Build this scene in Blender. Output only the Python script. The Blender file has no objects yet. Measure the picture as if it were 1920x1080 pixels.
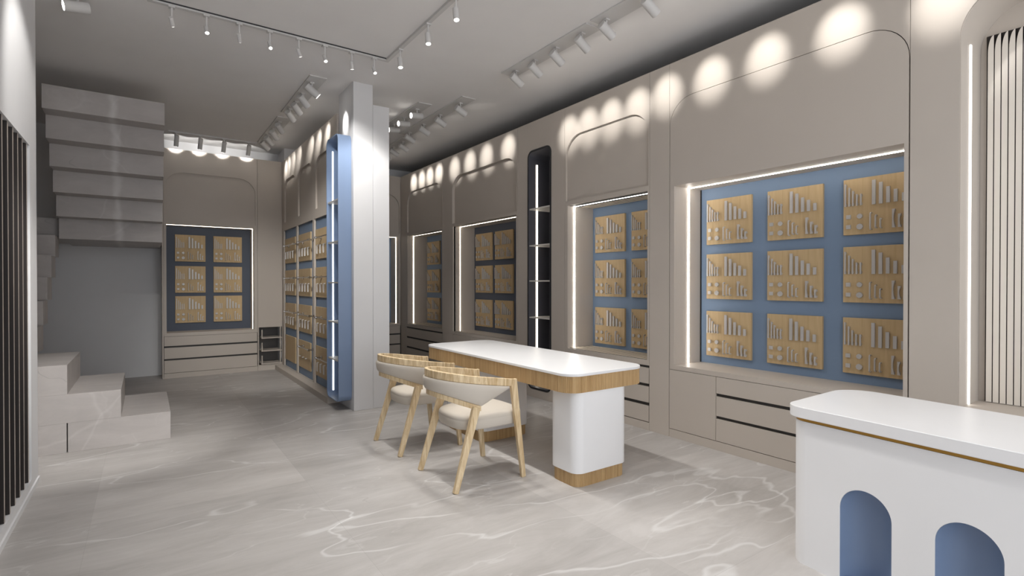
import bpy, bmesh, math, random
from mathutils import Vector, Matrix
random.seed(7)
S = bpy.context.scene
COL = S.collection
PI = math.pi

# ------------------------------------------------------------------ camera, world, added fill light, exposure
cam = bpy.data.cameras.new('camera'); cam_o = bpy.data.objects.new('camera', cam); COL.objects.link(cam_o)
cam.sensor_width = 36.0; cam.lens = 981.6 / 1920 * 36.0; cam.clip_start = 0.05
cam_o.location = (0, 0, 1.4)
cam_o.rotation_euler = (math.radians(90 - 0.4134), 0, math.radians(-35.0))
S.camera = cam_o
W = bpy.data.worlds.new('world'); S.world = W; W.use_nodes = True
W.node_tree.nodes['Background'].inputs[0].default_value = (0.86, 0.92, 1.0, 1)
W.node_tree.nodes['Background'].inputs[1].default_value = 0.35
S.view_settings.view_transform = 'Standard'; S.view_settings.look = 'None'
S.view_settings.gamma = 1.0; S.view_settings.use_curve_mapping = False
S.view_settings.exposure = 0.2
S.cycles.max_bounces = 8; S.cycles.diffuse_bounces = 5; S.cycles.glossy_bounces = 3
S.cycles.sample_clamp_indirect = 4.0
S.cycles.use_denoising = True
# added fill light behind the camera, as daylight from an assumed open front
front_fill = bpy.data.lights.new('added_front_fill', 'AREA'); front_fill.shape = 'RECTANGLE'; front_fill.size = 4.6; front_fill.size_y = 3.0
front_fill.energy = 110; front_fill.color = (0.93, 0.96, 1.0)
front_fill_o = bpy.data.objects.new('added_front_fill', front_fill); COL.objects.link(front_fill_o)
front_fill_o.location = (1.7, -2.45, 1.8); front_fill_o.rotation_euler = (math.radians(90), 0, 0)

E_POOL = 34.0      # wall-washing spots
E_TRACK = 50.0     # track spots over the shop floor
LED = 5.0
CE = 3.63          # ceiling height

# ------------------------------------------------------------------ materials
def mat(name, col, rough=0.5, metal=0.0, spec=0.5, bump=0.0, bscale=200.0, coat=0.0):
    m = bpy.data.materials.new(name); m.use_nodes = True
    nt = m.node_tree; b = nt.nodes['Principled BSDF']
    b.inputs['Roughness'].default_value = rough; b.inputs['Metallic'].default_value = metal
    b.inputs['Specular IOR Level'].default_value = spec
    if coat: b.inputs['Coat Weight'].default_value = coat
    tc = nt.nodes.new('ShaderNodeTexCoord')
    n = nt.nodes.new('ShaderNodeTexNoise'); n.inputs['Scale'].default_value = bscale if bump else 3.0
    nt.links.new(tc.outputs['Object'], n.inputs['Vector'])
    mx = nt.nodes.new('ShaderNodeMixRGB'); mx.inputs[1].default_value = (*[c * 0.97 for c in col], 1)
    mx.inputs[2].default_value = (*[min(1, c * 1.03) for c in col], 1)
    nt.links.new(n.outputs['Fac'], mx.inputs[0]); nt.links.new(mx.outputs[0], b.inputs['Base Color'])
    if bump:
        bp = nt.nodes.new('ShaderNodeBump'); bp.inputs['Strength'].default_value = bump; bp.inputs['Distance'].default_value = 0.002
        nt.links.new(n.outputs['Fac'], bp.inputs['Height']); nt.links.new(bp.outputs[0], b.inputs['Normal'])
    return m

def emit(name, col, s):
    m = bpy.data.materials.new(name); m.use_nodes = True
    b = m.node_tree.nodes['Principled BSDF']
    b.inputs['Base Color'].default_value = (0.8, 0.8, 0.8, 1)
    b.inputs['Emission Color'].default_value = (*col, 1); b.inputs['Emission Strength'].default_value = s
    return m

def wood(name, c1, c2, axis='Z', scale=14.0, rough=0.45, stretch=0.06, wave=0.0):
    m = bpy.data.materials.new(name); m.use_nodes = True
    nt = m.node_tree; b = nt.nodes['Principled BSDF']; b.inputs['Roughness'].default_value = rough
    b.inputs['Specular IOR Level'].default_value = 0.3
    tc = nt.nodes.new('ShaderNodeTexCoord'); mp = nt.nodes.new('ShaderNodeMapping')
    sc = [1, 1, 1]; sc['XYZ'.index(axis)] = stretch; mp.inputs['Scale'].default_value = sc
    nt.links.new(tc.outputs['Object'], mp.inputs['Vector'])
    n = nt.nodes.new('ShaderNodeTexNoise'); n.inputs['Scale'].default_value = scale; n.inputs['Detail'].default_value = 6
    n.inputs['Roughness'].default_value = 0.65; n.inputs['Distortion'].default_value = 0.4 + wave
    nt.links.new(mp.outputs[0], n.inputs['Vector'])
    cr = nt.nodes.new('ShaderNodeValToRGB'); cr.color_ramp.elements[0].position = 0.33; cr.color_ramp.elements[1].position = 0.68
    cr.color_ramp.elements[0].color = (*c1, 1); cr.color_ramp.elements[1].color = (*c2, 1)
    nt.links.new(n.outputs['Fac'], cr.inputs[0]); nt.links.new(cr.outputs[0], b.inputs['Base Color'])
    bp = nt.nodes.new('ShaderNodeBump'); bp.inputs['Strength'].default_value = 0.15; bp.inputs['Distance'].default_value = 0.002
    nt.links.new(n.outputs['Fac'], bp.inputs['Height']); nt.links.new(bp.outputs[0], b.inputs['Normal'])
    return m

def marble(name, base, dark, vein, tile=(1.2, 1.2), rough=0.3, vscale=1.0, seam=True, vamt=0.55, band=None):
    m = bpy.data.materials.new(name); m.use_nodes = True
    nt = m.node_tree; N = nt.nodes; L = nt.links; b = N['Principled BSDF']
    b.inputs['Roughness'].default_value = rough; b.inputs['Specular IOR Level'].default_value = 0.3
    tc = N.new('ShaderNodeTexCoord'); P = tc.outputs['Object']
    def lk(x, sock):
        if isinstance(x, (int, float)): sock.default_value = x
        elif isinstance(x, tuple): sock.default_value = x
        else: L.new(x, sock)
    def vm(op, a, v):
        n = N.new('ShaderNodeVectorMath'); n.operation = op; lk(a, n.inputs[0]); lk(v, n.inputs[1]); return n.outputs[0]
    def mt(op, a, v=0.0):
        n = N.new('ShaderNodeMath'); n.operation = op; lk(a, n.inputs[0]); lk(v, n.inputs[1]); return n.outputs[0]
    def mapped(src, rot, sc, loc=(0, 0, 0)):
        n = N.new('ShaderNodeMapping'); n.inputs['Rotation'].default_value = rot; n.inputs['Scale'].default_value = sc; n.inputs['Location'].default_value = loc
        L.new(src, n.inputs['Vector']); return n.outputs[0]
    def noise(src, scale, detail=4, dist=0.0, rou=0.55):
        n = N.new('ShaderNodeTexNoise'); L.new(src, n.inputs['Vector']); n.inputs['Scale'].default_value = scale * vscale
        n.inputs['Detail'].default_value = detail; n.inputs['Distortion'].default_value = dist; n.inputs['Roughness'].default_value = rou
        return n.outputs['Fac']
    def ramp(x, a, c, lo=0.0, hi=1.0):
        r = N.new('ShaderNodeMapRange'); r.interpolation_type = 'SMOOTHSTEP'; L.new(x, r.inputs['Value'])
        for nm, v in (('From Min', a), ('From Max', c), ('To Min', lo), ('To Max', hi)): r.inputs[nm].default_value = v
        return r.outputs[0]
    def vein_(rot, sc, scale, w, thr, loc):
        q = mapped(P, (0.3, 0.2, rot), (1, sc, 1), loc)
        line = ramp(mt('ABSOLUTE', mt('SUBTRACT', noise(q, scale, 4, 0.05, 0.42), 0.5)), 0, w, 1, 0)
        brk = ramp(noise(mapped(P, (0, 0, 1.1), (1, 1, 1), loc), 1.1, 3), thr, thr + .16)
        return mt('MULTIPLY', line, brk)
    streak = noise(mapped(P, (0.2, 0.1, -0.55), (0.55, 2.2, 1.4)), 2.3, 10, 0.6, 0.7)
    cloud = noise(P, 0.9, 5, 0.6)
    cr = N.new('ShaderNodeValToRGB'); cr.color_ramp.elements[0].position = 0.36; cr.color_ramp.elements[1].position = 0.66
    cr.color_ramp.elements[0].color = (*dark, 1); cr.color_ramp.elements[1].color = (*base, 1)
    L.new(mt('ADD', mt('MULTIPLY', streak, 0.55), mt('MULTIPLY', cloud, 0.45)), cr.inputs[0]); out = cr.outputs[0]
    if seam:                                    # each tile a touch lighter or darker than the next
        fl = N.new('ShaderNodeVectorMath'); fl.operation = 'FLOOR'; L.new(vm('DIVIDE', vm('ADD', P, (tile[2], tile[3], 5.0)), (tile[0], tile[1], 10.0)), fl.inputs[0])
        wn = N.new('ShaderNodeTexWhiteNoise'); L.new(fl.outputs[0], wn.inputs['Vector'])
        sc_ = N.new('ShaderNodeVectorMath'); sc_.operation = 'SCALE'; L.new(out, sc_.inputs[0]); L.new(ramp(wn.outputs['Value'], 0, 1, 0.93, 1.06), sc_.inputs['Scale']); out = sc_.outputs[0]
    mask = mt('ADD', mt('ADD', vein_(-0.62, 3.2, 0.42, 0.008, 0.34, (3.1, 1.7, 0)), vein_(0.5, 3.0, 0.40, 0.005, 0.36, (7.3, 2.2, 0))),
              mt('MULTIPLY', vein_(-0.5, 3.0, 1.3, 0.010, 0.46, (1.2, 9.0, 0)), 0.5))
    if band is not None:
        sx = N.new('ShaderNodeSeparateXYZ'); L.new(P, sx.inputs[0])
        d = mt('ABSOLUTE', mt('ADD', sx.outputs[0], mt('ADD', mt('MULTIPLY', noise(P, 3.0, 4), 0.12), -band - .06)))
        mask = mt('ADD', mask, mt('MULTIPLY', ramp(d, 0.0, 0.06, 3.2, 0), ramp(sx.outputs[2], 1.4, 1.6)))
    mx = N.new('ShaderNodeMixRGB'); mx.inputs[2].default_value = (*vein, 1)
    L.new(mt('MINIMUM', mt('MULTIPLY', mask, vamt), 1.0), mx.inputs[0]); L.new(out, mx.inputs[1]); out = mx.outputs[0]
    dk = N.new('ShaderNodeMixRGB'); dk.inputs[2].default_value = (*[c * 0.62 for c in dark], 1)      # sparse darker hairlines
    L.new(mt('MULTIPLY', vein_(-0.7, 3.0, 0.8, 0.003, 0.54, (4.0, 4.0, 1.0)), 0.4), dk.inputs[0]); L.new(out, dk.inputs[1]); out = dk.outputs[0]
    if seam:
        fr = N.new('ShaderNodeVectorMath'); fr.operation = 'FRACTION'; L.new(vm('DIVIDE', vm('ADD', P, (tile[2], tile[3], 5.0)), (tile[0], tile[1], 10.0)), fr.inputs[0])
        sp = N.new('ShaderNodeSeparateXYZ'); L.new(fr.outputs[0], sp.inputs[0])
        g = mt('MAXIMUM', mt('LESS_THAN', sp.outputs[0], 0.0018), mt('LESS_THAN', sp.outputs[1], 0.0018))
        m2 = N.new('ShaderNodeMixRGB'); m2.inputs[2].default_value = (*[c * 0.8 for c in dark], 1)
        L.new(mt('MULTIPLY', g, 0.4), m2.inputs[0]); L.new(out, m2.inputs[1]); out = m2.outputs[0]
    L.new(out, b.inputs['Base Color'])
    return m

M = {}
M['beige'] = mat('beige_laminate', (0.54, 0.485, 0.43), 0.5, spec=0.3)
M['plaster'] = mat('white_plaster', (0.72, 0.715, 0.72), 0.9, spec=0.1)
M['ceil'] = mat('ceiling_paint', (0.84, 0.82, 0.805), 0.95, spec=0.05)
M['shade'] = mat('shaded_plaster', (0.10, 0.098, 0.10), 0.9)  # plaster darkened to carry the shade above the panels and in the stairwell
M['dark'] = mat('charcoal_gap', (0.03, 0.03, 0.032), 0.6)
M['groove'] = mat('handle_groove', (0.055, 0.052, 0.05), 0.6)
M['blue'] = mat('blue_panel', (0.20, 0.278, 0.40), 0.5, spec=0.3)
M['slate'] = mat('slate_panel', (0.085, 0.10, 0.135), 0.5, spec=0.3)
M['cubby'] = mat('cubby_lining_grey', (0.24, 0.23, 0.225), 0.6)
M['blueshelf'] = mat('blue_lacquer', (0.215, 0.29, 0.435), 0.4, spec=0.4)
M['black'] = mat('black_metal', (0.015, 0.016, 0.02), 0.45)
M['navy'] = mat('navy_lining', (0.085, 0.085, 0.10), 0.5)
M['white'] = mat('white_lacquer', (0.84, 0.84, 0.85), 0.35, spec=0.4)
M['shelfw'] = mat('pale_shelf', (0.72, 0.69, 0.65), 0.45)
M['light'] = mat('white_metal_fitting', (0.66, 0.645, 0.63), 0.6, spec=0.2)
M['gold'] = mat('brass_trim', (0.50, 0.28, 0.06), 0.35, metal=0.6)
M['steel'] = mat('brushed_steel', (0.54, 0.52, 0.50), 0.42, metal=0.15)
M['chrome'] = mat('polished_chrome', (0.55, 0.54, 0.53), 0.18, metal=1.0)
M['fabric'] = mat('linen_fabric', (0.60, 0.55, 0.485), 0.95, spec=0.1, bump=0.35, bscale=420.0)
M['board'] = wood('oak_board', (0.51, 0.365, 0.195), (0.60, 0.445, 0.255), 'Z', 30, 0.5)
M['boardn'] = wood('oak_board_rail', (0.51, 0.37, 0.21), (0.59, 0.44, 0.26), 'Z', 30, 0.5)
M['oak'] = wood('reeded_oak', (0.40, 0.255, 0.115), (0.56, 0.385, 0.20), 'Z', 45, 0.5, 0.04)
M['ash'] = wood('ash_wood', (0.52, 0.36, 0.185), (0.86, 0.71, 0.48), 'Z', 26, 0.5, 0.10, 0.8)
M['ashr'] = wood('ash_wood_rail', (0.52, 0.36, 0.185), (0.86, 0.71, 0.48), 'Z', 30, 0.5, 0.16, 0.8)
M['slatf'] = mat('cream_slat_face', (0.74, 0.69, 0.62), 0.5)
M['slatl'] = mat('grey_slat_face', (0.42, 0.37, 0.33), 0.5)
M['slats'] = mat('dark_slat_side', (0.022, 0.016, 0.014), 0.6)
M['creamslat'] = mat('cream_sill_slat', (0.66, 0.58, 0.47), 0.5)
M['floor'] = marble('floor_marble', (0.55, 0.525, 0.508), (0.375, 0.353, 0.336), (0.72, 0.71, 0.70), (1.2, 1.2, 0.27, 0.91), 0.42, vamt=0.5)
M['stair'] = marble('stair_marble', (0.53, 0.495, 0.475), (0.41, 0.38, 0.365), (0.80, 0.78, 0.76), rough=0.4, vscale=1.4, seam=False, vamt=0.13, band=0.13)
WARM = (1.0, 0.90, 0.76)
M['led'] = emit('led_strip_glow', WARM, LED)
M['leddim'] = emit('led_strip_dim_glow', WARM, LED * 1.0)
M['ledcool'] = emit('led_strip_cool_glow', (1.0, 0.96, 0.90), LED * 3.2)
M['ledslat'] = emit('led_strip_slat_glow', (1.0, 0.96, 0.90), LED * 0.7)
M['lens'] = emit('spot_lens_glow', (1.0, 0.96, 0.9), 12.0)

# ------------------------------------------------------------------ mesh helpers
def ident(a, b, d): return (a, b, d)
def box(bm, lo, hi, mi=0):
    lo, hi = Vector(lo), Vector(hi)
    lo, hi = Vector([min(a, b) for a, b in zip(lo, hi)]), Vector([max(a, b) for a, b in zip(lo, hi)])
    vs = [bm.verts.new((x, y, z)) for z in (lo.z, hi.z) for y in (lo.y, hi.y) for x in (lo.x, hi.x)]
    for f in ((0, 2, 3, 1), (4, 5, 7, 6), (0, 1, 5, 4), (2, 6, 7, 3), (0, 4, 6, 2), (1, 3, 7, 5)):
        bm.faces.new([vs[i] for i in f]).material_index = mi
def beam(bm, p0, p1, w0, w1, up=(0, 1, 0)):
    """tapered rectangular bar; w = (width across, depth along up)"""
    p0, p1, up = Vector(p0), Vector(p1), Vector(up)
    ax = (p1 - p0).normalized(); s = ax.cross(up).normalized(); u = s.cross(ax).normalized()
    rings = []
    for p, w in ((p0, w0), (p1, w1)):
        rings.append([bm.verts.new(p + s * a * w[0] / 2 + u * b * w[1] / 2) for a, b in ((-1, -1), (1, -1), (1, 1), (-1, 1))])
    for i in range(4): bm.faces.new((rings[0][i], rings[0][(i + 1) % 4], rings[1][(i + 1) % 4], rings[1][i]))
    bm.faces.new(rings[0][::-1]); bm.faces.new(rings[1])
def cyl(bm, p0, p1, r0, r1=None, n=20, mi=0):
    p0, p1 = Vector(p0), Vector(p1); r1 = r0 if r1 is None else r1
    ax = (p1 - p0).normalized(); s = ax.orthogonal().normalized(); u = ax.cross(s)
    R = [[bm.verts.new(p + (s * math.cos(2 * PI * i / n) + u * math.sin(2 * PI * i / n)) * r) for i in range(n)] for p, r in ((p0, r0), (p1, r1))]
    for i in range(n): bm.faces.new((R[0][i], R[0][(i + 1) % n], R[1][(i + 1) % n], R[1][i])).material_index = mi
    bm.faces.new(R[0][::-1]).material_index = mi; bm.faces.new(R[1]).material_index = mi
def tube(bm, pts, r, n=8, closed=False):
    pts = [Vector(p) for p in pts]; m = len(pts); rings = []; s = None
    for i, p in enumerate(pts):
        a = pts[(i - 1) % m] if (closed or i > 0) else p; b = pts[(i + 1) % m] if (closed or i < m - 1) else p
        t = (b - a).normalized()
        s = t.orthogonal().normalized() if s is None else (s - t * s.dot(t)).normalized()
        u = t.cross(s)
        rings.append([bm.verts.new(p + (s * math.cos(2 * PI * k / n) + u * math.sin(2 * PI * k / n)) * r) for k in range(n)])
    for i in range(m if closed else m - 1):
        A, B = rings[i], rings[(i + 1) % m]
        for k in range(n): bm.faces.new((A[k], A[(k + 1) % n], B[(k + 1) % n], B[k]))
    if not closed: bm.faces.new(rings[0][::-1]); bm.faces.new(rings[-1])
def prism(bm, pts, d0, d1, mp=ident, mi=0):
    A = [bm.verts.new(mp(a, b, d0)) for a, b in pts]; B = [bm.verts.new(mp(a, b, d1)) for a, b in pts]
    n = len(pts)
    fs = [bm.faces.new(A), bm.faces.new(B[::-1])]
    fs += [bm.faces.new((A[i], A[(i + 1) % n], B[(i + 1) % n], B[i])) for i in range(n)]
    for f in fs: f.material_index = mi
def plate(bm, outer, holes, d0, d1, mp=ident):
    """flat plate with holes, from depth d0 to d1"""
    tmp = bmesh.new(); edges = []
    loops = [outer] + holes
    for lp in loops:
        vs = [tmp.verts.new((a, b, 0)) for a, b in lp]
        edges += [tmp.edges.new((vs[i], vs[(i + 1) % len(vs)])) for i in range(len(vs))]
    bmesh.ops.triangle_fill(tmp, use_beauty=True, use_dissolve=False, edges=edges, normal=(0, 0, 1))
    tmp.verts.ensure_lookup_table()
    T = [(v.co.x, v.co.y) for v in tmp.verts]; tmp.verts.index_update()
    tris = [[v.index for v in f.verts] for f in tmp.faces]; tmp.free()
    A = [bm.verts.new(mp(a, b, d0)) for a, b in T]; B = [bm.verts.new(mp(a, b, d1)) for a, b in T]
    for t in tris: bm.faces.new([A[i] for i in t]); bm.faces.new([B[i] for i in t[::-1]])
    k = 0
    for lp in loops:
        n = len(lp)
        for i in range(n): bm.faces.new((A[k + i], A[k + (i + 1) % n], B[k + (i + 1) % n], B[k + i]))
        k += n
def rect(a0, a1, b0, b1): return [(a0, b0), (a1, b0), (a1, b1), (a0, b1)]
def archpts(a0, a1, b0, b1, r, n=10, bottom_r=0.0):
    p = []
    def arc(cx, cy, rr, t0, t1):
        for i in range(n + 1):
            t = t0 + (t1 - t0) * i / n; p.append((cx + rr * math.cos(t), cy + rr * math.sin(t)))
    if bottom_r: arc(a0 + bottom_r, b0 + bottom_r, bottom_r, PI, 1.5 * PI); arc(a1 - bottom_r, b0 + bottom_r, bottom_r, 1.5 * PI, 2 * PI)
    else: p += [(a0, b0), (a1, b0)]
    arc(a1 - r, b1 - r, r, 0, PI / 2); arc(a0 + r, b1 - r, r, PI / 2, PI)
    out = [p[0]]
    for q in p[1:]:
        if math.hypot(q[0] - out[-1][0], q[1] - out[-1][1]) > 1e-5: out.append(q)
    if math.hypot(out[0][0] - out[-1][0], out[0][1] - out[-1][1]) < 1e-5: out.pop()
    return out
def rrect(x0, x1, y0, y1, r, n=8): return archpts(x0, x1, y0, y1, r, n, r)

def obj(name, bm, m, parent=None, bevel=0.0, smooth=False, origin=None, angle=35):
    bmesh.ops.recalc_face_normals(bm, faces=bm.faces)
    me = bpy.data.meshes.new(name)
    off = Vector(origin) if origin is not None else (Vector(parent['_o']) if parent is not None and '_o' in parent else Vector((0, 0, 0)))
    if off.length: bmesh.ops.translate(bm, verts=bm.verts, vec=-off)
    bm.to_mesh(me); bm.free()
    for x in (m if isinstance(m, (list, tuple)) else [m]): me.materials.append(x)
    if smooth:
        for p in me.polygons: p.use_smooth = True
        me.set_sharp_from_angle(angle=math.radians(angle))
    o = bpy.data.objects.new(name, me); COL.objects.link(o)
    if parent is not None: o.parent = parent
    if origin is not None: o.location = origin
    if bevel:
        bv = o.modifiers.new('bevel', 'BEVEL'); bv.width = bevel; bv.segments = 2; bv.limit_method = 'ANGLE'; bv.angle_limit = math.radians(40)
    return o
def tag(o, label, cat, group=None):
    o['label'] = label; o['category'] = cat
    if group: o['group'] = group
    return o
def thing(name, label, cat, loc, group=None):
    o = bpy.data.objects.new(name, None); COL.objects.link(o); o.location = loc; o.empty_display_size = 0.1
    o['_o'] = tuple(loc)
    return tag(o, label, cat, group)
def struct(name, bm, m, bevel=0.0):
    o = obj(name, bm, m, bevel=bevel); o['kind'] = 'structure'; return o
def copy_tree(o, parent=None):
    c = o.copy(); COL.objects.link(c)
    if parent is not None: c.parent = parent
    for ch in o.children: copy_tree(ch, c)
    return c
def BM(): return bmesh.new()
def bx(lo, hi):
    bm = BM(); box(bm, lo, hi); return bm

# ------------------------------------------------------------------ the shell
XR, YB, XP = 3.94, 9.28, 1.855            # cabinet faces: right wall, back wall, partition
struct('floor', bx((-1.95, -2.5, -0.1), (4.5, 9.8, 0)), M['floor'])
struct('ceiling', bx((-1.95, -2.5, CE), (4.5, 9.8, CE + 0.1)), M['ceil'])
struct('wall_back', bx((-1.95, 9.70, 0), (4.5, 9.80, CE)), M['plaster'])
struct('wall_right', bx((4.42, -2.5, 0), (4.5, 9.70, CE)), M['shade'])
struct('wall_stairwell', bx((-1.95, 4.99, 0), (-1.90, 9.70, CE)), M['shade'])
bm = BM(); Ypan0, Ypan1 = 1.0, 4.73                                        # left wall with a shallow panel for the slats
plate(bm, [(-2.5, 0), (4.99, 0), (4.99, CE), (-2.5, CE)], [rect(Ypan0, Ypan1, 0.085, 2.33)], 0, 0.06, lambda a, b, d: (-0.632 - d, a, b))
box(bm, (-1.90, -2.5, 0), (-0.692, 4.99, CE))
struct('wall_left', bm, M['plaster'])
struct('baseboard_left', bx((-0.632, -2.5, 0), (-0.622, 4.99, 0.035)), M['plaster'])
bm = BM(); box(bm, (1.877, 9.195, 3.42), (2.29, 9.70, CE))
struct('trim_1', bm, M['plaster'])

# square column at the end of the partition
bm = BM(); box(bm, (1.877, 5.717, 0), (2.097, 6.238, CE))
col = obj('column', bm, M['plaster'], bevel=0.004); col['label'] = 'tall white square column reaching the ceiling behind the blue shelf'; col['category'] = 'column'
bm = BM(); box(bm, (2.099, 5.719, 0), (2.29, 9.28, 3.415))
sp = obj('partition_panel', bm, M['plaster'], bevel=0.003); tag(sp, 'white partition panel beside the column, stopping short of the ceiling', 'partition wall')

# ------------------------------------------------------------------ display bays
def Rm(a, b, d): return (XR + d, a, b)
def Bm(a, b, d): return (a, YB + d, b)
def Pm(a, b, d): return (XP + d, a, b)
def pbox(bm, mp, a0, a1, b0, b1, d0, d1): box(bm, mp(a0, b0, d0), mp(a1, b1, d1))

def niche_parts(t, mp, n0, n1, z0, z1, depth, led_side, led, led_d=0.19, strip=0.022, blue='blue', top_led=True, gap=False):
    bm = BM(); w = 0.015
    pbox(bm, mp, n0 - w, n1 + w, z1, z1 + w, 0.021, depth); pbox(bm, mp, n0 - w, n1 + w, z0 - w, z0, 0.021, depth)
    pbox(bm, mp, n0 - w, n0, z0, z1, 0.021, depth); pbox(bm, mp, n1, n1 + w, z0, z1, 0.021, depth)
    obj('niche_lining', bm, M['beige'], t)
    bm = BM(); pbox(bm, mp, n0 - w, n1 + w, z0 - w, z1 + w, depth, depth + 0.015)
    obj('back_panel', bm, M[blue], t)
    if gap:
        bm = BM(); e = n1 if led_side > 0 else n0; s_ = 1 if led_side > 0 else -1; pbox(bm, mp, e - s_ * 0.012, e, z0, z1, depth - 0.006, depth - 0.0005); o = obj('shadow_gap', bm, M['black'], t); o['label'] = 'dark gap at the panel edge'
    # LED strips: up the far jamb and along the header
    s = 1 if led_side > 0 else -1; e = n1 if s > 0 else n0
    bm = BM(); pbox(bm, mp, e - s * 0.006, e, z0 + 0.002, z1, led_d - strip / 2, led_d + strip / 2)
    o = obj('led_strip', bm, led, t); o['label'] = 'upright glowing strip'
    if top_led:
        bm = BM(); pbox(bm, mp, n0 + (0.0 if s > 0 else 0.006), n1 - (0.006 if s > 0 else 0), z1 - 0.006, z1, led_d - strip * .3, led_d + strip * .3)
        o = obj('led_strip', bm, led, t); o['label'] = 'level glowing strip under the niche head'

def bay(name, label, mp, loc, a0, a1, arch, niche, rec, led_side, led, depth=0.395, flush=False, blue='blue', strip=0.022, sill=False, base='drawers', seam=0.0015, group=None, led_d=0.19, ztop=3.415, r=0.24, arch_b=2.345):
    t = thing(name, label, 'display cabinet', loc, group)
    A = archpts(arch[0], arch[1], arch_b, arch[2] if len(arch) > 2 else 3.075, r)
    n0, n1, z0, z1 = niche
    bm = BM(); th = max(0.02, rec)
    if flush:                                   # the arched panel runs down to the cabinet and carries the niche
        cv = archpts(a0 + seam, a1 - seam, 0.622, 3.075, r)[2:]
        prism(bm, [(a0 + seam, ztop), (a1 - seam, ztop)] + cv, 0, 0.02, mp)
    else: plate(bm, rect(a0 + seam, a1 - seam, 0.622, ztop), [A, rect(n0, n1, z0, z1)], 0, th, mp)
    obj('front_frame', bm, M['beige'], t)
    bm = BM()
    if flush:
        g = 0.0035
        plate(bm, archpts(arch[0] + g, arch[1] - g, 0.622, 3.075 - g, r - g), [rect(n0, n1, z0, z1)], 0.001, 0.02, mp)
        obj('arched_panel', bm, M['beige'], t)
        bm = BM(); pbox(bm, mp, arch[0], arch[1], arch_b, 3.1, 0.021, 0.028); obj('panel_backing', bm, M['groove'], t)
    else:
        pbox(bm, mp, arch[0] - 0.02, arch[1] + 0.02, arch_b - 0.01, 3.10, th, th + 0.012)
        obj('arched_panel', bm, M['beige'], t)
    niche_parts(t, mp, n0, n1, z0, z1, depth, led_side, led, led_d, strip, blue, gap=flush)
    if sill:
        for zz, k in ((z0, 1), (z1, -1)):
            for i in range(5):
                bm = BM(); d0 = 0.03 + i * 0.072
                if k < 0 and abs(d0 + 0.03 - led_d) < 0.05: continue
                pbox(bm, mp, n0 + .002, n1 - .008, zz + k * 0.0035, zz + k * 0.0042, d0, d0 + 0.052)
                o = obj('sill_slat', bm, M['creamslat'], t)
            bm = BM(); pbox(bm, mp, n0 + .002, n1 - .008, zz + k * 0.0002, zz + k * 0.003, 0.024, depth - .01); o = obj('slat_backing', bm, M['dark'], t); o['label'] = 'dark gaps between the slats'
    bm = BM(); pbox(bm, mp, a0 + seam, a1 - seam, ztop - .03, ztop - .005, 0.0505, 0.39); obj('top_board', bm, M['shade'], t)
    # lower cabinet
    bm = BM(); pbox(bm, mp, a0 + seam, a1 - seam, 0.0, 0.074, 0, 0.36); obj('plinth', bm, M['beige'], t)
    bm = BM(); pbox(bm, mp, a0 + seam, a1 - seam, 0.0745, 0.62, 0.022, 0.36); obj('carcass', bm, M['groove'], t)
    if base == 'none': return t
    for kind, c0, c1 in base:
        if kind == 'door':
            bm = BM(); pbox(bm, mp, c0 + 0.002, c1 - 0.002, 0.079, 0.618, 0, 0.02); obj('door', bm, M['beige'], t, bevel=0.001)
        elif kind == 'drawers':
            for z0_, z1_ in ((0.079, 0.264), (0.290, 0.453), (0.480, 0.618)):
                bm = BM(); pbox(bm, mp, c0 + 0.002, c1 - 0.002, z0_, z1_, 0, 0.02); obj('drawer', bm, M['beige'], t, bevel=0.001)
        elif kind == 'drawers_gap':                                        # gap above the top drawer too
            for z0_, z1_ in ((0.082, 0.233), (0.266, 0.417), (0.447, 0.597)):
                bm = BM(); pbox(bm, mp, c0 + 0.002, c1 - 0.002, z0_, z1_, 0, 0.02); obj('drawer', bm, M['beige'], t, bevel=0.001)
        elif kind == 'stile':
            bm = BM(); pbox(bm, mp, c0, c1, 0.0745, 0.6205, 0, 0.021); obj('stile', bm, M['beige'], t)
    return t
def pilaster(t, mp, a0, a1, ztop=3.415, z0=0.0):
    bm = BM(); pbox(bm, mp, a0 + 0.0015, a1 - 0.0015, z0, ztop, 0, 0.02); obj('pilaster', bm, M['beige'], t)

b1 = bay('display_cabinet', 'wide beige display niche with nine oak handle boards, beside the slatted niche', Rm, (XR, 2.2, 0), 1.267, 3.109, (1.27, 3.1075), (1.297, 3.058, 0.662, 2.293), 0.02, 1, M['ledcool'],
         flush=True, strip=0.0125, base=[('door', 2.628, 3.107), ('drawers', 1.27, 2.628)], led_d=0.21, group='display cabinets along the right wall')
pilaster(b1, Rm, 3.109, 3.340)
b2 = bay('display_cabinet', 'beige display niche with slatted sill between the black shelf and the widest niche', Rm, (XR, 3.95, 0), 3.340, 4.575, (3.357, 4.555), (3.366, 4.522, 0.672, 2.293), 0.022, 1, M['ledcool'],
         sill=True, strip=0.0135, base=[('drawers_gap', 3.345, 4.53), ('stile', 4.53, 4.5735)], led_d=0.10, group='display cabinets along the right wall')
b3 = bay('display_cabinet', 'beige display niche left of the tall black shelf, arch lit by four spots', Rm, (XR, 6.5, 0), 5.500, 7.590, (5.53, 7.262), (5.535, 7.24, 0.664, 2.302), 0.045, 1, M['leddim'],
         blue='slate', strip=0.010, base=[('stile', 7.24, 7.588), ('door', 6.70, 7.24), ('door', 5.505, 6.70)], led_d=0.13, group='display cabinets along the right wall')
b4 = bay('display_cabinet', 'farthest beige display niche on the right wall, in the corner', Rm, (XR, 8.4, 0), 7.590, 9.278, (7.605, 8.978), (7.61, 8.965, 0.678, 2.288), 0.026, 1, M['leddim'],
         sill=True, strip=0.014, base=[('drawers_gap', 7.595, 9.04), ('stile', 9.04, 9.2765)], led_d=0.115, group='display cabinets along the right wall')
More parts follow.
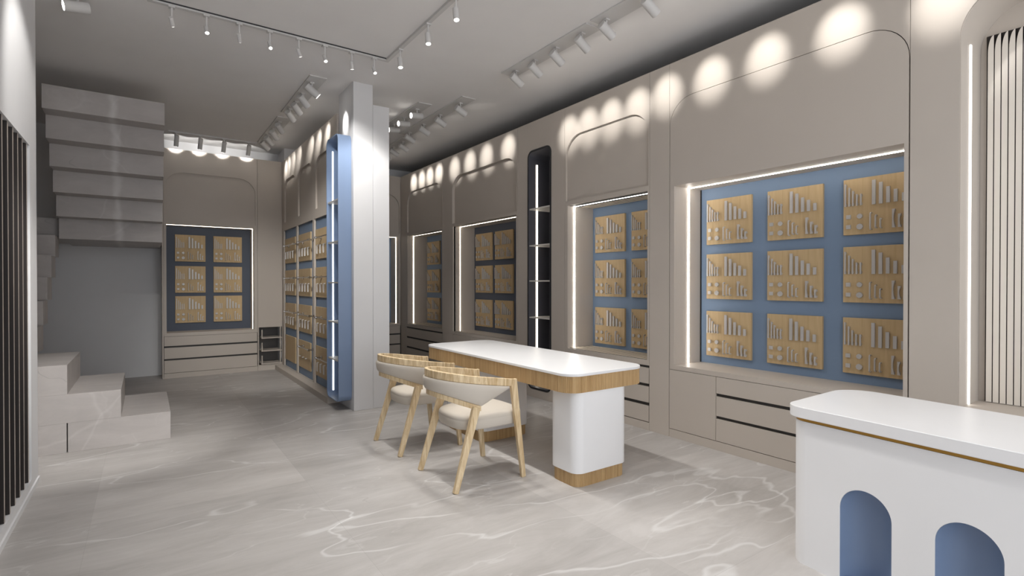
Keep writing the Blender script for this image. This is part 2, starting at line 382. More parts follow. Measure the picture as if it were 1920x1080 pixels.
bR = bay('display_cabinet', 'beige display niche on the back wall, mostly hidden by the column', Bm, (3.1, YB, 0), 2.292, 3.938, (2.42, 3.915), (2.45, 3.895, 0.66, 2.29), 0.03, 1, M['leddim'], depth=0.38,
         base=[('drawers', 2.30, 3.93)], led_d=0.12)
bL = bay('display_cabinet', 'beige display niche with six oak boards and three drawers beside the stairs', Bm, (0.85, YB, 0), 0.220, 1.484, (0.236, 1.455), (0.255, 1.432, 0.672, 2.300), 0.02, 1, M['leddim'], depth=0.375, blue='slate', strip=0.011,
         base=[('drawers', 0.222, 1.478)], led_d=0.13)
bm = BM(); box(bm, (0.2, YB + .001, 0), (0.219, 9.68, 3.415)); obj('side_panel', bm, M['beige'], bL)
# corner piece: tall blank panel above open cubbies
tc = thing('cubby_cabinet', 'low open cubby shelves under a blank beige panel in the back corner', 'cabinet', (1.67, YB, 0))
bm = BM(); plate(bm, rect(1.4855, 1.853, 0.076, 3.415), [rect(1.500, 1.853 - 0.004, 0.088, 0.700)], 0, 0.02, Bm); obj('front_frame', bm, M['beige'], tc)
bm = BM(); box(bm, (1.4855, YB, 0), (1.853, YB + .3, .074)); obj('plinth', bm, M['beige'], tc)
bm = BM(); box(bm, (1.488, YB + .02, .08), (1.4995, YB + .35, .72)); box(bm, (1.488, YB + .35, .08), (1.853, YB + .36, .72)); box(bm, (1.488, YB + .02, .701), (1.853, YB + .35, .712)); obj('cubby_lining', bm, M['cubby'], tc)
for z in (0.095, 0.305, 0.515):
    bm = BM(); box(bm, (1.540, YB + .002, z), (1.849, YB + .34, z + .016)); obj('shelf', bm, M['beige'], tc)
    bm = BM(); box(bm, (1.540, YB + .002, z + .016), (1.555, YB + .02, z + .142)); obj('lip', bm, M['beige'], tc)
bm = BM(); box(bm, (1.815, YB - .004, .088), (1.830, YB + .0015, .700)); obj('divider', bm, M['beige'], tc)

# ------------------------------------------------------------------ slatted niche at the right edge
t = thing('slatted_niche', 'tall arched niche with cream vertical slats at the right wall, nearest the counter', 'display niche', (XR, 0.2, 0))
sA = archpts(-0.75, 1.018, 0.665, 3.11, 0.256, 14)
bm = BM(); plate(bm, rect(-2.3, 1.2655, 0.0, 3.415), [archpts(-0.75, 1.022, 0.661, 3.114, 0.26, 14)], 0, 0.02, Rm); obj('front_frame', bm, M['beige'], t)
bm = BM(); pts = sA; n = len(pts)
A_ = [bm.verts.new(Rm(a, b, 0.006)) for a, b in pts]; B_ = [bm.verts.new(Rm(a, b, 0.385)) for a, b in pts]
for i in range(n): bm.faces.new((A_[i], A_[(i + 1) % n], B_[(i + 1) % n], B_[i]))
pts2 = archpts(-0.765, 1.033, 0.65, 3.125, 0.27, 14)
C_ = [bm.verts.new(Rm(a, b, 0.022)) for a, b in pts2]; D_ = [bm.verts.new(Rm(a, b, 0.385)) for a, b in pts2]
for i in range(n):
    j = (i + 1) % n
    bm.faces.new((C_[j], C_[i], D_[i], D_[j])); bm.faces.new((B_[i], B_[j], D_[j], D_[i]))
E_ = [bm.verts.new(Rm(a, b, 0.006)) for a, b in archpts(-0.7495, 1.0215, 0.6615, 3.1135, 0.2595, 14)]
for i in range(n):
    j = (i + 1) % n
    bm.faces.new((A_[j], A_[i], E_[i], E_[j])); bm.faces.new((E_[j], E_[i], C_[i], C_[j]))
obj('niche_lining', bm, M['beige'], t, smooth=True)
bm = BM(); prism(bm, archpts(-0.76, 1.028, 0.655, 3.12, 0.265, 14), 0.386, 0.40, Rm); obj('back_panel', bm, M['beige'], t)
bm = BM(); pbox(bm, Rm, -0.55, 0.988, 0.667, 2.946, 0.379, 0.3855); o = obj('slat_backing', bm, M['slats'], t); o['label'] = 'dark gaps between the slats'
y = 0.978; k = 0
while y > -0.5 and k < 46:
    w = 0.0278; R = 0.11
    P_ = [(y - w, 0.668), (y, 0.668), (y, 2.94 - R)] + [(y - w + w * math.cos(i / 8 * PI / 2), 2.94 - R + R * math.sin(i / 8 * PI / 2)) for i in range(1, 9)]
    bm = BM(); prism(bm, P_, 0.358, 0.3785, Rm, 1)
    bm.faces.ensure_lookup_table(); bm.faces[0].material_index = 0
    obj('slat', bm, [M['slatf'], M['slats']], t); y -= 0.0325; k += 1
bm = BM(); pbox(bm, Rm, 1.012, 1.018, 0.668, 2.853, 0.165, 0.187); obj('led_strip', bm, M['ledslat'], t)
sp_ = thing('downlight', 'small white downlight set in the head of the slatted niche', 'lamp', (4.13, 0.67, 3.11))
bm = BM(); cyl(bm, (4.13, 0.67, 3.109), (4.13, 0.67, 3.085), 0.03); obj('housing', bm, M['light'], sp_)
bm = BM(); cyl(bm, (4.13, 0.67, 3.0845), (4.13, 0.67, 3.080), 0.022); obj('lens', bm, M['lens'], sp_)

# ------------------------------------------------------------------ tall black shelf niche between the bays
def shelf_unit(t, mp, a0, a1, z0, z1, d_front, d_back, frame, inner, shelves, led, led_a, led_d, rad, shelf_mat, thick=0.014, led_z=(0, 0), led_w=0.012):
    outer = rrect(a0, a1, z0, z1, rad); inn = rrect(a0 + thick, a1 - thick, z0 + thick, z1 - thick, rad - thick)
    bm = BM(); n = len(outer)
    OF = [bm.verts.new(mp(a, b, d_front)) for a, b in outer]; OB = [bm.verts.new(mp(a, b, d_back)) for a, b in outer]
    IF = [bm.verts.new(mp(a, b, d_front)) for a, b in inn]; IB = [bm.verts.new(mp(a, b, d_back - 0.012)) for a, b in inn]
    for i in range(n):
        j = (i + 1) % n
        bm.faces.new((OF[i], OF[j], OB[j], OB[i])); 
        bm.faces.new((OF[j], OF[i], IF[i], IF[j]))
        f = bm.faces.new((IF[j], IF[i], IB[i], IB[j])); f.material_index = 1
    f = bm.faces.new(IB); f.material_index = 1; bm.faces.new(OB[::-1])
    obj('casing', bm, [frame, inner], t, smooth=True, angle=30)
    for z in shelves:
        bm = BM(); pbox(bm, mp, a0 + thick + .001, a1 - thick - .001, z - 0.008, z + 0.008, d_front + 0.012, d_back - 0.0135); obj('shelf', bm, shelf_mat, t, bevel=0.001)
    zs = [z0 + thick + led_z[0]] + list(shelves) + [z1 - thick - led_z[1]]
    for i in range(len(zs) - 1):
        bm = BM(); lo = zs[i] + (0.009 if i else 0); hi = zs[i + 1] - (0.009 if i < len(zs) - 2 else 0)
        pbox(bm, mp, led_a - 0.006, led_a, lo, hi, led_d - led_w, led_d + led_w); obj('led_strip', bm, led, t)
t = thing('tall_shelf', 'tall narrow black recessed shelf with one glowing upright strip', 'shelf', (XR, 5.05, 0))
bm = BM(); plate(bm, rect(4.5765, 5.4985, 0, 3.415), [rrect(4.815, 5.283, 0.100, 3.062, 0.09)], 0, 0.02, Rm); obj('surround_panel', bm, M['beige'], t)
shelf_unit(t, Rm, 4.816, 5.282, 0.101, 3.061, -0.004, 0.34, M['black'], M['navy'], (0.985, 1.440, 1.880, 2.335), M['led'], 5.258, 0.125, 0.089, M['shelfw'], 0.024, (0.03, 0.13))

# ------------------------------------------------------------------ partition with the rail boards
t = thing('partition_display', 'beige partition wall with blue panels holding three columns of rail boards', 'display wall', (XP, 7.8, 0))
holes = [rect(6.33, 7.27, 0.077, 2.272), rect(7.355, 8.225, 0.077, 2.272), rect(8.30, 9.135, 0.077, 2.272)]
arches = [archpts(6.42, 7.20, 2.40, 3.075, 0.2), archpts(7.38, 8.17, 2.40, 3.075, 0.2), archpts(8.33, 9.09, 2.40, 3.075, 0.2)]
bm = BM(); plate(bm, rect(6.245, 9.278, 0.0745, 3.415), holes + arches, 0, 0.022, Pm); obj('front_frame', bm, M['beige'], t)
for i in range(3):
    a = (6.41, 7.37, 8.32)[i]; bm = BM(); pbox(bm, Pm, a, a + 0.80, 2.39, 3.085, 0.0225, 0.03); obj('arched_panel', bm, M['beige'], t)
    h = ((6.33, 7.27), (7.355, 8.225), (8.30, 9.135))[i]; bm = BM(); pbox(bm, Pm, h[0] - .01, h[1] + .01, 0.076, 2.28, 0.03, 0.042); obj('back_panel', bm, M['blue'], t)
bm = BM(); box(bm, (1.74, 6.245, 0), (1.90, 9.276, 0.074)); obj('plinth', bm, M['beige'], t, bevel=0.002)
bm = BM(); box(bm, (1.90, 6.245, 0), (2.095, 9.276, 3.41)); obj('core', bm, M['plaster'], t)

t = thing('blue_shelf', 'tall narrow blue shelf box with rounded corners on the end of the partition', 'shelf', (1.80, 6.0, 0))
def Um(a, b, d): return (1.73 + d, a, b)
shelf_unit(t, Um, 5.787, 6.238, 0.097, 3.062, 0, 0.1455, M['blueshelf'], M['blueshelf'], (0.548, 0.972, 1.418, 1.877, 2.341), M['ledslat'], 6.226, 0.07, 0.075, M['shelfw'], 0.012, (0.05, 0.10), 0.0065)

# ------------------------------------------------------------------ handle boards
BT = 0.025
def board_proto():
    """oak board seen from the front: x to the right, z up, y into the wall; w x h = 1 x 1, scaled per bay"""
    return None
def arcpts(cx, cz, r, n): return [(cx + r * math.cos(2 * PI * i / n), cz + r * math.sin(2 * PI * i / n)) for i in range(n)]
def make_board(w, h):
    bm = BM(); box(bm, (0, -BT, 0), (w, 0, h)); b = obj('handle_board', bm, M['board'], bevel=0.0015)
    X = lambda u: u * w
    Z = lambda v: (1 - v) * h
    y0 = -BT
    def mp(a, c, d): return (a, y0 - d, c)
    hw = 0.010
    for u, v0, v1 in ((.045, .085, .49), (.105, .155, .49), (.16, .22, .49), (.22, .285, .49), (.28, .285, .49)):      # slim pulls on two feet
        bm = BM(); x = X(u); box(bm, mp(x - hw / 2, Z(v0), 0.012), mp(x + hw / 2, Z(v1), 0.020))
        for v in (v0, v1):
            zc = Z(v) - 0.012 if v == v0 else Z(v) + 0.012
            box(bm, mp(x - hw / 2, zc - 0.008, 0), mp(x + hw / 2, zc + 0.008, 0.012))
        obj('slim_pull', bm, M['steel'], b)
    for u, v0, v1 in ((.465, .07, .495), (.565, .125, .495), (.667, .215, .49), (.77, .275, .49), (.88, .35, .49)):     # broad flat pulls
        bm = BM(); x = X(u); box(bm, mp(x - 0.0115, Z(v0), 0.007), mp(x + 0.0115, Z(v1), 0.017)); box(bm, mp(x - 0.009, Z(v0) - .004, 0), mp(x + 0.009, Z(v1) + .004, 0.007))
        obj('flat_pull', bm, M['steel'], b, bevel=0.001)
    for v in (.68, .86):
        bm = BM(); x, z = X(.095), Z(v); box(bm, mp(x - .016, z - .015, .009), mp(x + .015, z + .015, .019)); box(bm, mp(x - .008, z - .008, 0), mp(x + .008, z + .008, .012)); obj('square_knob', bm, M['steel'], b, bevel=0.001)
    for v, r, n in ((.68, .019, 24), (.865, .023, 8)):
        bm = BM(); x, z = X(.262), Z(v); cyl(bm, mp(x, z, 0), mp(x, z, .012), .009, n=12); cyl(bm, mp(x, z, .010), mp(x, z, .019), r, r * .93, n=n); obj('round_knob', bm, M['steel'], b, smooth=True)
    for u, v0, v1 in ((.425, .64, .925), (.50, .69, .905), (.57, .755, .91)):                                          # bow pulls
        bm = BM(); x = X(u); za, zb = Z(v0), Z(v1)
        tube(bm, [mp(x, za, 0), mp(x, za, .020), mp(x, za - .006, .026), mp(x, zb + .006, .026), mp(x, zb, .020), mp(x, zb, 0)], .0055, 8); obj('bow_pull', bm, M['steel'], b, smooth=True)
    for u, v0, v1 in ((.75, .61, .925), (.83, .70, .925), (.905, .77, .93)):                                            # waisted pulls
        x = X(u); za, zb = Z(v0), Z(v1); L = []; R = []
        for i in range(9):
            s = i / 8; c = 4 * (s - .5) ** 2; zz = za + (zb - za) * s
            L.append((x - .005 - .0045 * c - .004 * (1 - c), zz)); R.append((x + .004 + .006 * c - .004 * (1 - c), zz))
        bm = BM(); prism(bm, L + R[::-1], .010, .024, mp); box(bm, mp(x - .006, za - .004, 0), mp(x + .006, za - .018, .010)); box(bm, mp(x - .006, zb + .004, 0), mp(x + .006, zb + .018, .010)); obj('waisted_pull', bm, M['steel'], b)
    return b
ROW = ('top', 'middle', 'bottom')
def boards(w, h, spots, rz, fmt, group):
    proto = make_board(w, h)
    for i, (loc, pos) in enumerate(spots):
        o = proto if i == 0 else copy_tree(proto)
        o.location = loc; o.rotation_euler = (0, 0, rz)
        tag(o, fmt % pos, 'handle sample board', group)
XB = XR + 0.395
boards(0.441, 0.414, [((XB, ya, zb), '%s row %s' % (ROW[j], c)) for ya, c in ((2.975, 'left'), (2.390, 'centre'), (1.802, 'right')) for j, zb in enumerate((1.767, 1.264, 0.736))], -PI / 2,
       'oak board of steel pulls, %s, in the widest niche beside the counter', 'handle boards in the widest niche')
boards(0.459, 0.416, [((XB, ya, zb), '%s row %s' % (ROW[j], c)) for ya, c in ((4.460, 'left'), (3.902, 'right')) for j, zb in enumerate((1.764, 1.259, 0.716))], -PI / 2,
       'oak board of steel pulls, %s, in the slat-silled niche behind the table', 'handle boards right of the black shelf')
boards(0.468, 0.418, [((XB, ya, zb), '%s row %s' % (ROW[j], c)) for ya, c in ((7.163, 'left'), (6.604, 'right')) for j, zb in enumerate((1.772, 1.268, 0.742))], -PI / 2,
       'oak board of steel pulls, %s, in the niche left of the black shelf', 'handle boards left of the black shelf')
boards(0.50, 0.418, [((XB, 8.915, zb), '%s' % ROW[j]) for j, zb in enumerate((1.760, 1.250, 0.735))], -PI / 2,
       'oak board of steel pulls, %s one in the farthest right-wall niche', 'handle boards in the far corner niche')
boards(0.408, 0.416, [((xa, YB + 0.375, zb), '%s row %s' % (ROW[j], c)) for xa, c in ((0.377, 'left'), (0.897, 'right')) for j, zb in enumerate((1.755, 1.267, 0.797))], 0,
       'oak board of steel pulls, %s, in the back wall niche by the stairs', 'handle boards on the back wall')

# rail boards on the partition: x right, y into wall, origin at top-left-bottom corner on the blue panel
def rail_board(w, h, rail_u, rail_v, loops, hooks, name='rail_board'):
    bm = BM(); box(bm, (0, -0.018, 0), (w, 0, h)); b = obj(name, bm, M['boardn'], bevel=0.001)
    y0 = -0.018
    if rail_v is not None:
        z = h - rail_v; xa, xb = rail_u
        bm = BM(); cyl(bm, (xa - .01, y0 - .072, z), (xb + .01, y0 - .072, z), .0085, n=12); r = obj('rail', bm, M['chrome'], b, smooth=True)
        for x in (xa, xb):
            bm = BM(); cyl(bm, (x, y0, z), (x, y0 - .012, z), .022, n=16); cyl(bm, (x, y0 - .012, z), (x, y0 - .09, z), .011, n=12); cyl(bm, (x - .022, y0 - .072, z), (x + .022, y0 - .072, z), .0165, n=14)
            obj('bracket', bm, M['chrome'], b, smooth=True)
    for i, u in enumerate(loops):
        z1 = h - 0.215; z0 = z1 - 0.112; hw = 0.023; k = (1.0, .85, .8, .7)[i % 4]
        bm = BM(); tube(bm, [(u - hw, y0 - .02, z1), (u + hw, y0 - .02, z1), (u + hw * k, y0 - .02, z0), (u - hw * k, y0 - .02, z0)], .0045, 8, True)
        cyl(bm, (u, y0, z1), (u, y0 - .02, z1), .006, n=10); obj('loop_pull', bm, M['light'], b, smooth=True)
    for u in hooks:
        bm = BM(); cyl(bm, (u, y0, h - .235), (u, y0 - .025, h - .235), .010, .007, n=10); obj('hook', bm, M['light'], b, smooth=True)
    return b
zrow = (1.734, 1.228, 0.708, 0.188); hrow = (0.394, 0.384, 0.394, 0.395)
full = rail_board(0.695, 0.394, (0.30, 0.905), 0.13, (0.145, 0.30, 0.455, 0.625), ())
ROW4 = ('top', 'second', 'third', 'lowest')
first = True
for ci, (ya, cname) in enumerate(((9.115, 'far'), (8.203, 'middle'), (7.255, 'near'))):
    for ri in range(4):
        if ci == 0 and ri == 3:
            o = rail_board(0.695, 0.394, (0, 0), None, (), ())
            lab = 'bare oak board with no fittings, lowest in the far partition bay'
        elif ci == 1 and ri == 3:
            o = rail_board(0.67, 0.394, (0.32, 0.86), 0.07, (), (0.12, 0.30, 0.47))
            lab = 'oak board with chrome rail and small hooks, lowest in the middle partition bay'
        else:
            o = full if first else copy_tree(full); first = False
            lab = 'oak board with chrome rail and pale loops, %s in the %s partition bay' % (ROW4[ri], cname)
        o.location = (XP + 0.03, ya, zrow[ri]); o.rotation_euler = (0, 0, -PI / 2)
        tag(o, lab, 'rail board', 'rail boards on the partition')

# ------------------------------------------------------------------ staircase
t = thing('staircase', 'grey marble staircase with folded underside turning up behind the left wall', 'stairs', (-0.4, 6.2, 0))
XL = -1.895
def st(lo, hi, nm='step'): obj(nm, bx(lo, hi), M['stair'], t, bevel=0.002)
st((-0.533, 5.67, 0), (0.182, 6.74, 0.246)); st((XL, 5.67, 0), (-0.541, 6.74, 0.246), 'base_block')
st((XL, 5.67, 0.2465), (-0.177, 6.74, 0.485)); st((XL, 5.67, 0.4855), (-0.535, 6.74, 0.73))
ys = [6.745, 7.17, 7.47, 7.77, 8.08, 8.38]
for i in range(5): st((XL, ys[i], 0.731 + .2485 * i), (-0.862, ys[i + 1] + .004, 0.979 + .2485 * i))
st((XL, 8.38, 1.973), (-0.845, 9.698, 2.20), 'landing'); st((-0.844, 8.23, 1.945), (0.182, 9.698, 2.19), 'landing')
for k in range(1, 6): st((-0.842, 8.23 - .25 * k, 1.945 + .2435 * k), (0.182, 8.50 - .25 * k, 2.188 + .2435 * k))

# ------------------------------------------------------------------ left wall slats
t = thing('slat_panel', 'dark vertical slat panel set in the left wall', 'slat panel', (-0.632, 3.0, 0.085))
bm = BM(); box(bm, (-0.6915, Ypan0 + .002, 0.087), (-0.683, Ypan1 - .002, 2.328)); obj('backing', bm, M['slats'], t)
y = 4.69; k = 0
while y > Ypan0 + 0.06 and k < 60:
    bm = BM(); box(bm, (-0.6825, y - 0.026, 0.087), (-0.640, y, 2.328), 1)
    bm.faces.ensure_lookup_table(); bm.faces[5].material_index = 0
    obj('slat', bm, [M['slatl'], M['slats']], t); y -= 0.145; k += 1

# ------------------------------------------------------------------ long white table
t = thing('table', 'long white topped table with reeded oak apron on two white pedestals', 'table', (2.7, 3.75, 0))
def fluted(x0, x1, y0, y1, r, amp, pitch):
    base = rrect(x0, x1, y0, y1, r, 24)
    P2 = []; n = len(base)
    for i in range(n):
        a = Vector((*base[i], 0)); b = Vector((*base[(i + 1) % n], 0)); L = (b - a).length
        m = max(1, int(L / (pitch / 4)))
        for k in range(m): P2.append(a.lerp(b, k / m))
    s = 0; out = []
    for i, p in enumerate(P2):
        q = P2[(i + 1) % len(P2)]; o_ = P2[i - 1]; tn = (q - o_).normalized(); nr = Vector((tn.y, -tn.x, 0))
        s += (p - o_).length
        d = -amp * abs(math.cos(s / pitch * PI)) ** 6
        out.append((p.x + nr.x * d, p.y + nr.y * d))
    return out
bm = BM(); prism(bm, rrect(2.333, 3.102, 2.652, 4.895, 0.125, 12), 0.768, 0.789); obj('table_top', bm, M['white'], t, bevel=0.003, smooth=True)
bm = BM(); prism(bm, fluted(2.337, 3.098, 2.656, 4.891, 0.122, 0.0055, 0.0125), 0.655, 0.7675); obj('apron', bm, M['oak'], t)
for x0, x1, y0, y1 in ((2.40, 2.912, 2.662, 2.965), (2.418, 2.945, 3.915, 4.60)):
    bm = BM(); prism(bm, rrect(x0, x1, y0, y1, 0.075, 10), 0.095, 0.6545); lg = obj('pedestal', bm, M['white'], t, smooth=True)
    bm = BM(); prism(bm, fluted(x0 + .012, x1 - .012, y0 + .010, y1 - .010, 0.07, 0.003, 0.0125), 0.0, 0.0945); f = obj('base_band', bm, M['oak'], t); f.parent = lg
    f.matrix_parent_inverse = Matrix.Identity(4)

# ------------------------------------------------------------------ chairs (built facing +X, origin on the floor)
def chair():
    t = thing('armchair', '', 'chair', (0, 0, 0)); CX = 1.98
    plan = [(2.195, -.272), (2.10, -.276), (2.0, -.277), (1.90, -.272), (1.81, -.252), (1.735, -.213), (1.675, -.155), (1.635, -.08), (1.622, 0)]
    plan = plan + [(x, -y) for x, y in plan[-2::-1]]
    # smooth the plan by Catmull-Rom
    def cr(P, n=5):
        out = []
        for i in range(len(P) - 1):
            p0, p1, p2, p3 = P[max(i - 1, 0)], P[i], P[i + 1], P[min(i + 2, len(P) - 1)]
            for k in range(n):
                s = k / n
                out.append(tuple(0.5 * ((2 * b) + (-a + c) * s + (2 * a - 5 * b + 4 * c - d) * s * s + (-a + 3 * b - 3 * c + d) * s ** 3) for a, b, c, d in zip(p0, p1, p2, p3)))
        return out + [P[-1]]
    path = cr(plan)
    def normal(i, P):
        a = Vector((*P[max(i - 1, 0)], 0)); b = Vector((*P[min(i + 1, len(P) - 1)], 0)); tn = (b - a).normalized()
        return Vector((-tn.y, tn.x, 0))          # outward for this winding? checked below
    mid = len(path) // 2
    sgn = 1 if normal(mid, path).x < 0 else -1
    ztop = lambda x: 0.803 - (x - 1.622) / (2.195 - 1.622) * 0.088
    zl = lambda x: 0.648 - (x - 1.64) / (1.90 - 1.64) * 0.093          # top of lower rail
    def loft(P, zt, zb, o_out, o_in, taper=None):
        bm = BM(); rings = []
        for i, (x, y) in enumerate(P):
            n = normal(i, P) * sgn; c = Vector((x - CX, y, 0)); a, b = zt(x), zb(x)
            rings.append([bm.verts.new(c + n * o_out + Vector((0, 0, a))), bm.verts.new(c + n * o_out + Vector((0, 0, b))), bm.verts.new(c + n * o_in + Vector((0, 0, b))), bm.verts.new(c + n * o_in + Vector((0, 0, a)))])
        for A, B in zip(rings, rings[1:]):
            for k in range(4): bm.faces.new((A[k], A[(k + 1) % 4], B[(k + 1) % 4], B[k]))
        bm.faces.new(rings[0]); bm.faces.new(rings[-1][::-1]); return bm
    obj('top_rail', loft(path, ztop, lambda x: ztop(x) - 0.054, 0.0, -0.026), M['ashr'], t, bevel=0.004, smooth=True, angle=50)
    def ub(x):
        z = zl(min(x, 1.90)) + .002
        if x > 1.90: z += (x - 1.90) / (2.145 - 1.90) * ((ztop(2.145) - 0.056) - z)
        return min(z, ztop(x) - 0.0565)
    up = [p for p in path if p[0] < 2.14]
    # upholstered band, slightly bulging: outer shell in five strips
    bm = BM(); rings = []
    for i, (x, y) in enumerate(up):
        n = normal(i, up) * sgn; c = Vector((x - CX, y, 0)); a, b = ztop(x) - 0.055, ub(x); r = []
        for s in (0, .04, .12, .3, .5, .7, .88, .96, 1):
            bul = .006 + .012 * (1 - abs(2 * s - 1) ** 4) * min(1, (a - b) / .05); lean = -.016 * s * min(1, (a - b) / .1)
            r.append(bm.verts.new(c + n * (bul + lean) + Vector((0, 0, a + (b - a) * s))))
        for s in (1, .7, .3, 0):
            r.append(bm.verts.new(c + n * (-.030 + -.012 * (1 - abs(2 * s - 1) ** 2) * min(1, (a - b) / .05)) + Vector((0, 0, a + (b - a) * s))))
        rings.append(r)
    for A, B in zip(rings, rings[1:]):
        m = len(A)
        for k in range(m): bm.faces.new((A[k], A[(k + 1) % m], B[(k + 1) % m], B[k]))
    bm.faces.new(rings[0]); bm.faces.new(rings[-1][::-1])
    obj('backrest', bm, M['fabric'], t, smooth=True, angle=50)
    lo = [p for p in path if p[0] < 1.915]
    obj('lower_rail', loft(lo, zl, lambda x: zl(x) - 0.036, -0.012, -0.036), M['ashr'], t, bevel=0.003, smooth=True, angle=50)
    for s in (-1, 1):
        bm = BM(); beam(bm, (1.862 - CX, s * .256, 0.552), (1.690 - CX, s * .272, 0.0), (.056, .034), (.036, .030)); obj('rear_leg', bm, M['ash'], t, bevel=0.004)
        bm = BM(); beam(bm, (2.168 - CX, s * .259, 0.716), (2.247 - CX, s * .277, 0.0), (.056, .028), (.034, .030)); obj('front_leg', bm, M['ash'], t, bevel=0.004)
    # cushion: rounded plan, domed edges, seam around the middle
    base = []
    for i in range(48):
        a = 2 * PI * i / 48; ca, sa = math.cos(a), math.sin(a); e = 0.42 if ca > 0 else 0.62
        base.append((0.275 * math.copysign(abs(ca) ** e, ca), 0.240 * math.copysign(abs(sa) ** e, sa)))
    bm = BM(); rings = []
    for z, k in ((.385, .93), (.386, .965), (.394, .985), (.415, .997), (.446, 1.0), (.4505, .993), (.455, .998), (.470, .985), (.480, .955), (.4865, .89), (.4905, .6), (.4915, .25)):
        rings.append([bm.verts.new((0.055 + x * k, y * k, z)) for x, y in base])
    for A, B in zip(rings, rings[1:]):
        for i in range(48): bm.faces.new((A[i], A[(i + 1) % 48], B[(i + 1) % 48], B[i]))
    bm.faces.new(rings[0][::-1]); bm.faces.new(rings[-1])
    obj('seat', bm, M['fabric'], t, smooth=True, angle=60)
    return t
c1 = chair(); c1.location = (1.98, 3.345, 0); c1['label'] = 'pale wood armchair with beige upholstery, nearer of the two at the table'; c1['group'] = 'armchairs at the table'
c2 = copy_tree(c1); c2.location = (1.975, 4.265, 0); c2['label'] = 'pale wood armchair with beige upholstery, the farther one by the column'

# ------------------------------------------------------------------ reception counter
t = thing('counter', 'white counter with brass line and blue arched recesses in the front', 'counter', (2.9, 0.6, 0))
sl = 0.088
def front_x(y): return 2.668 - (1.39 - y) * sl
def Cm(a, b, d):   # a = distance along the front from the far-left corner, b = z, d = depth behind the front face
    return (2.692 - a * sl + d, 1.362 - a, b)
def quad_r(P, r, n=10):
    out = []; m = len(P)
    for i in range(m):
        p = Vector((*P[i], 0)); a = (Vector((*P[i - 1], 0)) - p).normalized(); b = (Vector((*P[(i + 1) % m], 0)) - p).normalized()
        ang = a.angle(b); tl = r[i] / math.tan(ang / 2); s = p + a * tl; e = p + b * tl; c = p + (a + b).normalized() * (r[i] / math.sin(ang / 2))
        a0 = math.atan2(s.y - c.y, s.x - c.x); a1 = math.atan2(e.y - c.y, e.x - c.x); da = (a1 - a0 + PI) % (2 * PI) - PI
        for k in range(n + 1): out.append((c.x + r[i] * math.cos(a0 + da * k / n), c.y + r[i] * math.sin(a0 + da * k / n)))
    return out
Yn = -0.55
def outline(ins): 
    return [(2.668 + ins, 1.392 - ins), (3.40 - ins, 1.402 - ins), (3.40 - ins - (1.40 - Yn) * 0.11, Yn + ins), (front_x(Yn) + ins, Yn + ins)]
bm = BM(); prism(bm, quad_r(outline(0), [.10, .16, .1, .1]), 0.735, 0.79); obj('counter_top', bm, M['white'], t, bevel=0.003, smooth=True)
bm = BM(); prism(bm, quad_r(outline(.026), [.08, .13, .08, .08]), 0.716, 0.7345); obj('brass_line', bm, M['gold'], t, smooth=True)
# body: rounded shell whose front carries arched openings
O = quad_r(outline(.024), [.083, .13, .08, .08])
n = len(O); F0 = Vector((*O[0], 0)); F1 = Vector((*O[-1], 0)); L_ = (F1 - F0).length; FT = (F1 - F0) / L_; FN = Vector((-FT.y, FT.x, 0))
if FN.x < 0: FN = -FN
def Cm(a, b, d): p = F0 + FT * a + FN * d; return (p.x, p.y, b)
ARCH = [(F0.y - y) * 1.004 for y in (1.127, 0.755, 0.383, 0.011)]
bm = BM(); plate(bm, rect(0, L_, 0, 0.7155), [archpts(a, a + 0.217, 0.02, 0.462, 0.1084, 14) for a in ARCH], 0, 0.02, Cm)
A_ = [bm.verts.new((x, y, 0)) for x, y in O]; B_ = [bm.verts.new((x, y, 0.7155)) for x, y in O]
for i in range(n - 1): bm.faces.new((A_[i], A_[i + 1], B_[i + 1], B_[i]))
bm.faces.new(A_[::-1]); bm.faces.new(B_)
bmesh.ops.remove_doubles(bm, verts=bm.verts, dist=0.0004)
obj('body', bm, M['white'], t, smooth=True)
for a in ARCH:                                      # each recess: half-round blue niche
    ac = a + 0.1085; R = 0.1083; bm = BM(); rings = []
    m_ = 20; prof = [(0.021, 1.0), (0.353, 1.0)]
    for k in range(1, 9): th = k / 8 * PI / 2 * .985; prof.append((0.353 + R * math.sin(th), math.cos(th)))
    for z, sc_ in prof:
        rings.append([bm.verts.new(Cm(ac + R * sc_ * math.cos(i / m_ * PI), z, 0.004 + 0.10 * math.sin(i / m_ * PI) * (0.5 + .5 * sc_))) for i in range(m_ + 1)])
    for A, B in zip(rings, rings[1:]):
        for i in range(m_): bm.faces.new((A[i], A[i + 1], B[i + 1], B[i]))
    bm.faces.new(rings[0]); bm.faces.new(rings[-1])
    obj('arched_recess', bm, M['blueshelf'], t, smooth=True)

